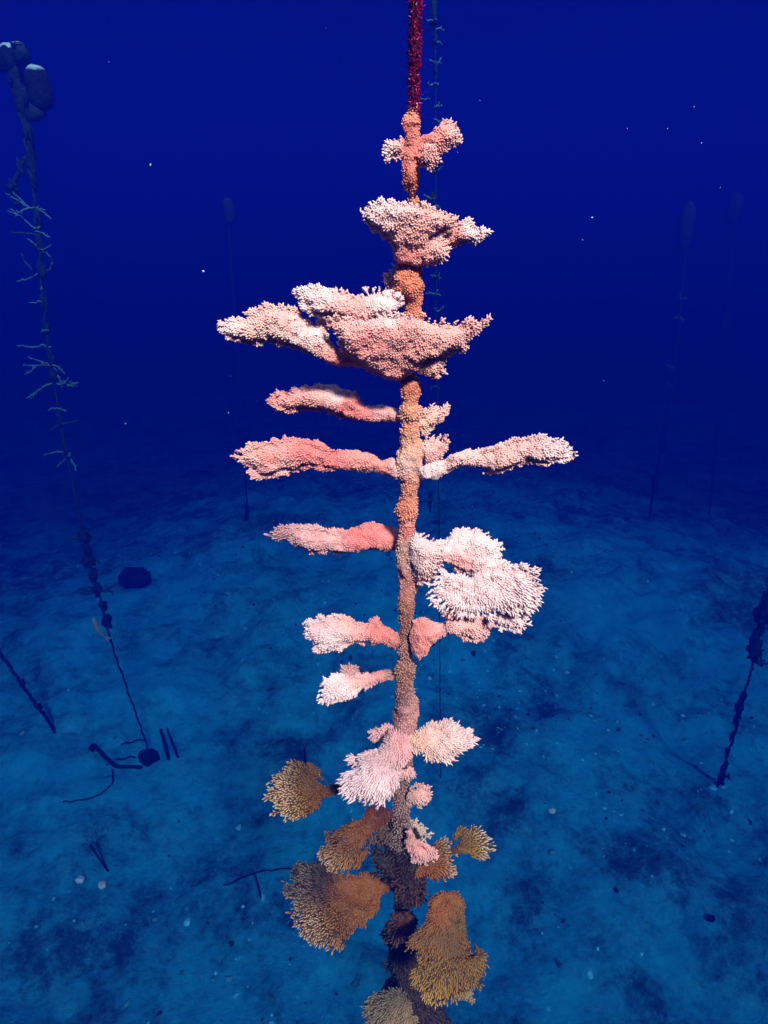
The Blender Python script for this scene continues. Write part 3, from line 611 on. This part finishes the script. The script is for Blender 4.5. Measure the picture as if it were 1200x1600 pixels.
frag('second staghorn fragment on the left rope, two long twigs rising left', G_, [[(240,1410),(150,1330),(75,1272)],[(150,1335),(100,1305),(55,1288)],[(240,1410),(280,1395)],[(250,1430),(300,1445),(345,1472)]], YL)
frag('dim staghorn twig pointing straight left on the left rope, under the two rising twigs', G_, [[(250,1450),(150,1440),(80,1437)]], YL, m_stagdark)
frag('staghorn fragment shaped like a tick with its right twig turned up, left rope', G_, [[(265,1545),(220,1500),(168,1467)],[(265,1545),(300,1560),(350,1530)]], YL)
frag('curved staghorn twig bowing out to the right of the left rope', H_, [[(290,60),(315,90),(328,120)],[(328,120),(315,155),(280,190)]], YL)
frag('staghorn fragment with one long twig drooping left, left rope below the bowed twig', H_, [[(240,190),(210,210),(160,230),(112,236)],[(240,190),(280,205)]], YL)
frag('short faint staghorn twig standing off the left of the left rope', H_, [[(200,165),(155,115),(135,65)]], YL, m_stagdark)
frag('tiny staghorn stub on the left rope, right above a short flat twig', H_, [[(255,285),(280,312)],[(268,298),(262,275)]], YL)
frag('short wavy staghorn twig reaching left from the left rope', H_, [[(280,385),(250,362),(220,374),(180,370)]], YL)
frag('pale knob of staghorn on the left rope, over the straight level twig', H_, [[(300,545),(260,552)],[(270,550),(275,535)]], YL, width=4)
frag('long straight level staghorn twig reaching left with a hooked base, left rope', H_, [[(315,648),(290,650),(272,630),(240,652),(180,647),(105,638)]], YL)
frag('staghorn fragment with three left twigs and one drooping right twig, left rope', H_, [[(310,762),(240,765),(145,766)],[(225,765),(200,800),(155,820)],[(300,755),(225,730),(175,710)],[(310,762),(365,770),(398,812)],[(340,775),(350,800)]], YL)
frag('widest staghorn fragment on the left rope, thick left arm and a fan of right twigs', H_, [[(340,876),(290,888),(250,910),(180,965)],[(250,912),(200,950),(170,968)],[(340,876),(390,885),(440,880),(488,872)],[(395,880),(425,843)],[(420,885),(445,862)],[(420,885),(480,895)],[(390,885),(360,825)]], YL, width=3.2)
frag('small arched staghorn twig on the left rope under the widest fragment', H_, [[(412,1045),(375,1035),(330,1030),(300,1048)]], YL)
frag('dim staghorn fragment with faint twigs either side of the left rope', H_, [[(385,1130),(440,1120),(490,1108)],[(385,1130),(330,1160),(290,1180)]], YL, m_stagdark)
frag('lowest pale staghorn fragment on the left rope, three twigs hanging down', H_, [[(440,1318),(400,1303),(330,1308),(270,1325)],[(435,1330),(395,1362),(350,1403)],[(445,1350),(465,1390),(475,1425)],[(460,1385),(482,1395)]], YL)
frag('dark silhouetted staghorn fragment on the left rope where the thick growth starts', I_, [[(440,195),(420,200),(350,200)],[(440,195),(490,200)],[(440,195),(445,165)]], YL, m_stagdark, 4)
frag('dark stubby staghorn fragment in the middle of the thick growth, left rope', I_, [[(470,325),(430,295)],[(470,325),(515,325)],[(470,325),(435,340)]], YL, m_stagdark, 5)
frag('dark spiky staghorn fragment like a bow tie low on the left rope', I_, [[(510,480),(460,478),(410,468)],[(510,482),(470,492),(420,492)],[(515,480),(560,470),(595,447)],[(560,473),(588,485)],[(500,475),(460,455)]], YL, m_stagdark, 4)

def lathe_blob(name, cx, cy, Y, w, h, parent, mat, seed=0, flat=0.0, rough=.10):
    g0 = at(cx, cy, Y); s = sc(cy, Y); V_, F0 = ICO3
    v = V_.copy(); v[:, 2] = np.sign(v[:, 2])*np.abs(v[:, 2])**(1-flat)
    v[:, :2] *= (1+0.35*flat)
    v = v*(1+rough*(fbm(V_+seed, 1.6, 3, seed)+0.8*fbm(V_+seed, 4.5, 2, seed)))[:, None]
    return obj_at(name, v*np.array([w/2*s, w/2*s, h/2*s])+np.array(g0), F0, mat, parent)
b0 = empty('mooring_float', at(62, 175, YL-.1)); tag(b0, 'upright dark jug shaped float with top light painted on its dome, top left', 'buoy', 'floats holding up the lines')
lathe_blob('shell', 61, 138, YL-.1, 34, 62, b0, m_toplit, 2, .35, .04); 
obj_at('neck', *tube([at(60,170,YL-.1), at(52,186,YL-.1)], [0.06, 0.03], 10), m_farrope, b0)
b1 = empty('mooring_float', at(20, 110, YL)); tag(b1, 'lumpy encrusted float at the left edge, crust and painted top light on its crown', 'buoy', 'floats holding up the lines')
lathe_blob('shell', 14, 92, YL, 34, 42, b1, m_toplit, 5, .1, .22); lathe_blob('growth', 34, 84, YL-.1, 20, 30, b1, m_growth, 8, 0, .35)
lathe_blob('growth', 27, 70, YL-.1, 20, 8, b1, m_toplit, 9, 0, .3); lathe_blob('growth', 24, 118, YL, 22, 34, b1, m_growth, 11, 0, .35); lathe_blob('growth', 34, 150, YL, 24, 60, b1, m_growth, 12, 0, .3)
st = line_thing('loose_line', 'short loose fouled strand hanging left of the left rope below the floats', [(40,245),(30,268),(22,285),(18,300)], YL+.1, .012, lumps=[(32,262,9,22),(20,292,13,18)], to_ground=False)

# anchor of the left rope, bent pipe and posts on the sand
def ground_tube(name, label, pts, rad, mat, cat, zoff=0.04, sides=8):
    P = [on_ground(x, y) for x, y in pts]
    Q = resample(P, max(8, len(P)*4)); Q[:, 2] = bed_z(Q[:, 0], Q[:, 1])+zoff
    o = obj_at(name, *tube(Q, [rad]*len(Q), sides, .15), mat, None, origin=tuple(Q[0])); tag(o, label, cat); return o
def rock(name, label, px, py, w, h, mat, seed, cat='rock', z=0.0, depth=None):
    g0 = on_ground(px, py); s = sc(py, g0.y); V_, F0 = ICO3
    v = V_*(1+0.3*fbm(V_+seed, 1.3, 4, seed))[:, None]*np.array([w/2*s, (depth or w*.8)/2*s, h/2*s])
    g0.z = float(bed_z(np.array([g0.x]), np.array([g0.y]))[0])+h*s*.25+z
    o = obj_at(name, v+np.array(g0), F0, mat, None, origin=tuple(g0)); tag(o, label, cat); return o
rock('anchor_block', 'dark lumpy anchor block at the foot of the left rope', 232, 1190, 34, 26, m_growth, 3, 'anchor')
# pipe stands up off the sand at its free end
g0, g1, g2, g3 = on_ground(222,1203), on_ground(182,1202), on_ground(165,1188), on_ground(150,1172)
o = obj_at('bent_pipe', *tube(resample([g0+Vector((0,0,.04)), g1+Vector((0,0,.04)), g2+Vector((0,0,.05)), g3+Vector((0,0,.05))], 20), [.02]*20, 8, .12), m_farrope, None, origin=tuple(g0)); tag(o, 'dark bent pipe curling left from the anchor of the left rope', 'pipe')
rock('rubble_lump', 'dark lump at the free end of the bent pipe', 145, 1170, 12, 12, m_growth, 8)
ground_tube('thin_line', 'thin dark cord lying on the sand above the bent pipe', [(190,1168),(210,1163),(228,1161)], .009, m_farrope, 'cord')
ground_tube('thin_line', 'short dark cord on the sand beside the anchor, nearest the bent pipe', [(183,1191),(197,1190),(212,1188)], .011, m_farrope, 'cord')
def post(label, px, py, hpx, rad, lean=(0,0), mat=None):
    g = on_ground(px, py); g.z = float(bed_z(np.array([g.x]), np.array([g.y]))[0])-.03
    # height that covers hpx pixels
    t = at(px, py-hpx, g.y); H = t.z-g.z
    Q = resample([g, g+Vector((lean[0], lean[1], H))], 8)
    o = obj_at('stake', *tube(Q, np.linspace(rad, rad*.8, 8), 7, .2), mat or m_farrope, None, origin=tuple(g)); tag(o, label, 'stake'); return o
post('dark stake in the dark turf beside the left anchor, left of two', 264, 1186, 46, .02, (-.03,0))
post('thin dark stake leaning left, right of two beside the left anchor', 278, 1182, 44, .014, (-.06,0))
post('dark short stake on the sea bed just above the round tan coral fan', 478, 1200, 30, .018)
post('thin dark stake on the sea bed left of the biggest brown plate', 409, 1404, 36, .012, (-.03,0))
post('slanting dark stick in the rubble on the lower left, beside a pale stone', 171, 1362, 38, .012, (-.12,.02))
ground_tube('thin_line', 'cord trailing over the sand below the left anchor', [(176,1205),(178,1225),(160,1242),(140,1250),(112,1256),(100,1255)], .008, m_farrope, 'cord', .02)
ground_tube('thin_line', 'faint cord running across the sea bed left of the biggest brown plate', [(350,1385),(395,1368),(430,1362),(462,1360)], .007, m_farrope, 'cord', .02)
rock('pale_stone', 'flat pale stone on the sea bed at lower left, below the slanting stick', 160, 1384, 15, 9, m_whitestone, 21)
rock('pale_stone', 'smaller pale stone left of the flat pale stone', 126, 1376, 14, 9, m_whitestone, 27)
rock('pale_stone', 'small pale stone alone on the right half of the sea bed', 862, 1268, 11, 8, m_whitestone, 31)
rock('dark_rock', 'small dark rock on the sand at lower right', 1110, 1437, 14, 9, m_growth, 35)
rock('dark_rock', 'dark little rock on pale sand right of the buff hanging plate', 962, 1392, 8, 8, m_growth, 37)

# line behind the coral column
gb = on_ground(689, 1215); YB = gb.y
line_thing('nursery_rope', 'thin rope hanging straight behind the right side of the central corals', [(680,-60),(680,40),(681,160),(681,300),(681,420),(683,560),(685,720),(686,850),(687,1000),(688,1150),(689,1200)], YB, 0.0045,
    lumps=[(677,20,10,40),(680,62,6,20),(681,110,5,18),(680,255,9,26),(678,310,8,22),(681,430,6,20),(672,785,5,30)], extra_top=None, wob=.002)
J = PX
def jag(cx, cy, spread, k):
    random.seed(k*13+5); tw = []
    for i in range(random.choice((2, 3, 4))):
        s = -1 if i % 2 else 1; a = random.uniform(.4, 1)*spread*s; b_ = random.uniform(-9, 7)
        tw.append([(cx, cy), (cx+a*.5, cy+b_*.2+random.uniform(-2, 2)), (cx+a, cy+b_)])
    return tw
bl = [(682,45,14,'highest of three beside the upper red algae'),(678,32,10,'second beside the upper red algae'),(684,66,9,'beside the middle of the red algae'),(680,98,13,'level with the lower red algae'),(676,131,14,'level with where the red algae end'),(664,156,11,'left of the rope where red algae end'),(681,167,10,'just above the small coral cross arm'),(684,190,10,'behind the right arm of the coral cross'),
      (679,268,12,'right below the coral cross arm'),(668,308,12,'slanting left over the pale top fan'),(681,322,9,'behind the rim of the pale top fan'),(682,432,10,'right of the orange stem, upper'),(677,459,13,'right of the orange stem, middle'),(685,486,13,'right of the orange stem, lowest'),(680,604,9,'beside the stem under the wide bowl'),(676,780,22,'crossing level below the white right arm')]
for k, (x, y, s, t) in enumerate(bl):
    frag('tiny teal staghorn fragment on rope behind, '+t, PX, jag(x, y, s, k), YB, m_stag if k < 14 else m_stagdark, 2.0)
random.seed(99)
# right line
gr = on_ground(1121, 1229); YR = gr.y
line_thing('nursery_rope', 'dark overgrown rope at the right edge, ending on the sand', [(1262,640),(1230,780),(1207,900),(1196,950),(1187,990),(1178,1030),(1170,1062),(1162,1085),(1155,1120),(1147,1150),(1138,1175),(1132,1200),(1122,1228)], YR, .010,
    lumps=[(1198,935,14,34),(1190,955,17,34),(1192,965,20,24),(1186,985,9,26),(1179,1018,17,28),(1176,1005,10,34),(1162,1086,9,12),(1156,1103,11,32),(1151,1125,8,28),(1143,1150,6,18),(1136,1175,6,18),(1131,1200,7,28),(1126,1218,10,22),(1210,890,16,50),(1222,830,16,50)])
frag('short dark prong near the foot of the right rope', PX, [[(1130,1207),(1134,1213),(1140,1216)]], YR, m_stagdark, 5)
frag('dark stub hanging right of the right rope halfway up', PX, [[(1179,1030),(1186,1036),(1190,1040)]], YR, m_stagdark, 8)
# distant lines
def far_line(label, pts, Yf, rad, lumps=()):
    return line_thing('nursery_rope', label, pts, Yf, rad, lumps=lumps)
YF = on_ground(86, 1146).y
far_line('faint slanting rope at the left edge above dark turf', [(-120,760),(-40,925),(0,1020),(30,1062),(55,1100),(72,1120),(85,1145)], YF, .016, lumps=[(35,1068,8,12),(62,1105,7,14)])
Y5 = 12.0
far_line('faint far rope on the right hanging under a long dark float', [(1072,390),(1066,440),(1060,520),(1050,600),(1036,680),(1022,760),(1008,850),(1000,950)], Y5, .022, lumps=[(1035,690,9,30),(1024,755,8,36),(1006,880,8,26)])
for k, (x, y, s, t) in enumerate([(1065,467,8,'upper, nearest the long dark float'),(1060,497,14,'middle'),(1046,573,8,'lower'),(1050,602,9,'lowest')]):
    frag('speck like far staghorn fragment on the faint right rope, '+t, PX, jag(x, y, s, k+40), Y5, m_stag, 2.2)
b3 = empty('mooring_float', at(1070, 392, Y5)); tag(b3, 'long dark far float standing upright on the right', 'buoy', 'floats holding up the lines')
lathe_blob('shell', 1071, 355, Y5, 22, 72, b3, m_block, 3, .35, .06)
Y6 = 11.0
b4 = empty('mooring_float', at(357, 350, Y6)); tag(b4, 'faint small far float left of the pale top fan', 'buoy', 'floats holding up the lines')
lathe_blob('shell', 357, 330, Y6, 17, 40, b4, m_block, 7, .3, .06)
far_line('barely visible far rope hanging under the faint small float', [(357,352),(364,450),(373,600),(384,760),(388,830),(392,900)], Y6, .012, lumps=[(386,810,6,40)])
b5 = empty('mooring_float', at(1146, 345, 14.0)); tag(b5, 'faintest far float near the right edge', 'buoy', 'floats holding up the lines')
lathe_blob('shell', 1146, 325, 14.0, 20, 46, b5, m_block, 6, .3, .06)
far_line('faintest far rope near the right edge below its float', [(1146,350),(1138,460),(1125,620),(1112,760),(1100,880)], 14.0, .02, lumps=[(1130,520,12,60)])

# block on the far sand
g = on_ground(212, 915); s = sc(905, g.y)
import bmesh
bm = bmesh.new(); bmesh.ops.create_cube(bm, size=1); bmesh.ops.scale(bm, vec=(46*s, 30*s, 30*s), verts=bm.verts)
bmesh.ops.bevel(bm, geom=bm.edges[:], offset=.08, segments=3, affect='EDGES')
for v_ in bm.verts: v_.co += Vector(mnoise.noise_vector(v_.co*4))*.03
bmesh.ops.triangulate(bm, faces=bm.faces)
V = np.array([v_.co[:] for v_ in bm.verts]); Fc = np.array([[v_.index for v_ in f.verts] for f in bm.faces]); bm.free()
g.z = float(bed_z(np.array([g.x]), np.array([g.y]))[0])+14*s
o = obj_at('mooring_block', V+np.array(g), Fc, m_block, None, origin=tuple(g)); tag(o, 'big dark boxy mooring block far off on the left sand', 'block')

# fish by the left rope
fh = empty('fish', at(155, 980, YL-.15)); tag(fh, 'slender dull green fish hanging nose down left of the left rope', 'fish')
s = sc(980, YL)
pts = resample(px_path([(146,964),(148,972),(153,984),(161,993),(166,996)], YL-.15), 14)
prof = np.array([.15,.55,.85,1,1.05,1.05,1,.95,.85,.7,.52,.36,.24,.2])*3.6*s
V1, F1 = tube(pts, prof, 10)
obj_at('body', V1, F1, m_fish, fh)
e = Vector(pts[-1]); d = (Vector(pts[-1])-Vector(pts[-3])).normalized(); n_ = Vector((d.z, 0, -d.x))
tv = np.array([(e-d*.01+n_*.006)[:], (e-d*.01-n_*.006)[:], (e+d*.05+n_*.045)[:], (e+d*.05-n_*.045)[:], (e+d*.03)[:]])
tv = np.concatenate([tv+np.array([0,.004,0]), tv-np.array([0,.004,0])])
tf = [[0,2,4],[0,4,1],[1,4,3],[5,9,7],[5,6,9],[6,8,9],[0,5,7],[0,7,2],[1,3,8],[1,8,6],[2,7,9],[2,9,4],[4,9,8],[4,8,3]]
obj_at('tail_fin', tv, tf, m_fish, fh, smooth=False)
m_ = Vector(pts[6]); obj_at('dorsal_fin', *merge([tube([Vector(pts[4])+n_*.02, m_+n_*.055, Vector(pts[9])+n_*.02], [.006,.004,.004], 5)]), m_fish, fh)

# suspended particles
pp = []
for (x, y, w, Yp) in [(318,424,7,2.2),(235,258,6,2.4),(925,340,4,2),(1096,224,4.5,2),(980,201,3,2),(1043,201,3,2),(196,662,3.5,2),(910,375,3,2),(1125,293,3,2),(1084,167,3,2),(715,238,2.5,2),(750,157,2.5,2),(357,645,3,2),(943,595,2.5,2),(395,1442,3,2),(812,1080,2.5,2)]:
    pp.append((at(x, y, Yp), w*.28*sc(y, Yp)))
for k in range(8):
    Yp = random.uniform(.9, 3.2); x, y = random.uniform(0, 1200), random.uniform(0, 1600)
    pp.append((at(x, y, Yp), random.choice((.5, .6, .8, 1.0))*.6*sc(y, Yp)))
Vp = []
for p, r in pp:
    Vp.append(((ICO1[0]*(1+0.4*rng.normal(0, .5, (len(ICO1[0]), 1)))*r*rng.uniform(.6, 1.4, 3))+np.array(p), ICO1[1]))
o = obj_at('suspended_particles', *merge(Vp), m_speck, None); tag(o, 'tiny pale specks of plankton drifting in the blue water', kind='stuff')

# rubble over the bed
parts = []; cols = []
m = 30000
gx_ = rng.normal(0, 1, m)*7; gy_ = 0.5+rng.random(m)**.8*17
dens = fbm(np.stack([gx_, gy_, 0*gx_], 1), .35, 3, 40); dens = dens+.6*fbm(np.stack([gx_, gy_, 0*gx_], 1), 1.5, 2, 50); k = dens > rng.uniform(-.3, 1.1, m); gx_, gy_ = gx_[k], gy_[k]; m = len(gx_)
zz = bed_z(gx_, gy_)
U, UF = ICO1
for i in range(m):
    r = .007+.022*random.random()**3
    v = U*(1+0.4*rng.normal(0, .5, (len(U), 1)))*np.array([r*random.uniform(.6, 1.8), r*random.uniform(.6, 1.4), r*random.uniform(.5, 1.1)])
    a = random.uniform(0, 6.28); ca, sa = math.cos(a), math.sin(a)
    v = np.stack([v[:, 0]*ca-v[:, 1]*sa, v[:, 0]*sa+v[:, 1]*ca, v[:, 2]], 1)
    parts.append((v+np.array([gx_[i], gy_[i], zz[i]]), UF))
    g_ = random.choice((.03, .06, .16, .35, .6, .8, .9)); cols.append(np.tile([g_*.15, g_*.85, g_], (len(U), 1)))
V, Fc = merge(parts)
o = obj_at('rubble', V, Fc, m_rubble, None, np.concatenate(cols), smooth=False); tag(o, 'loose coral rubble scattered over the sea bed', kind='stuff')
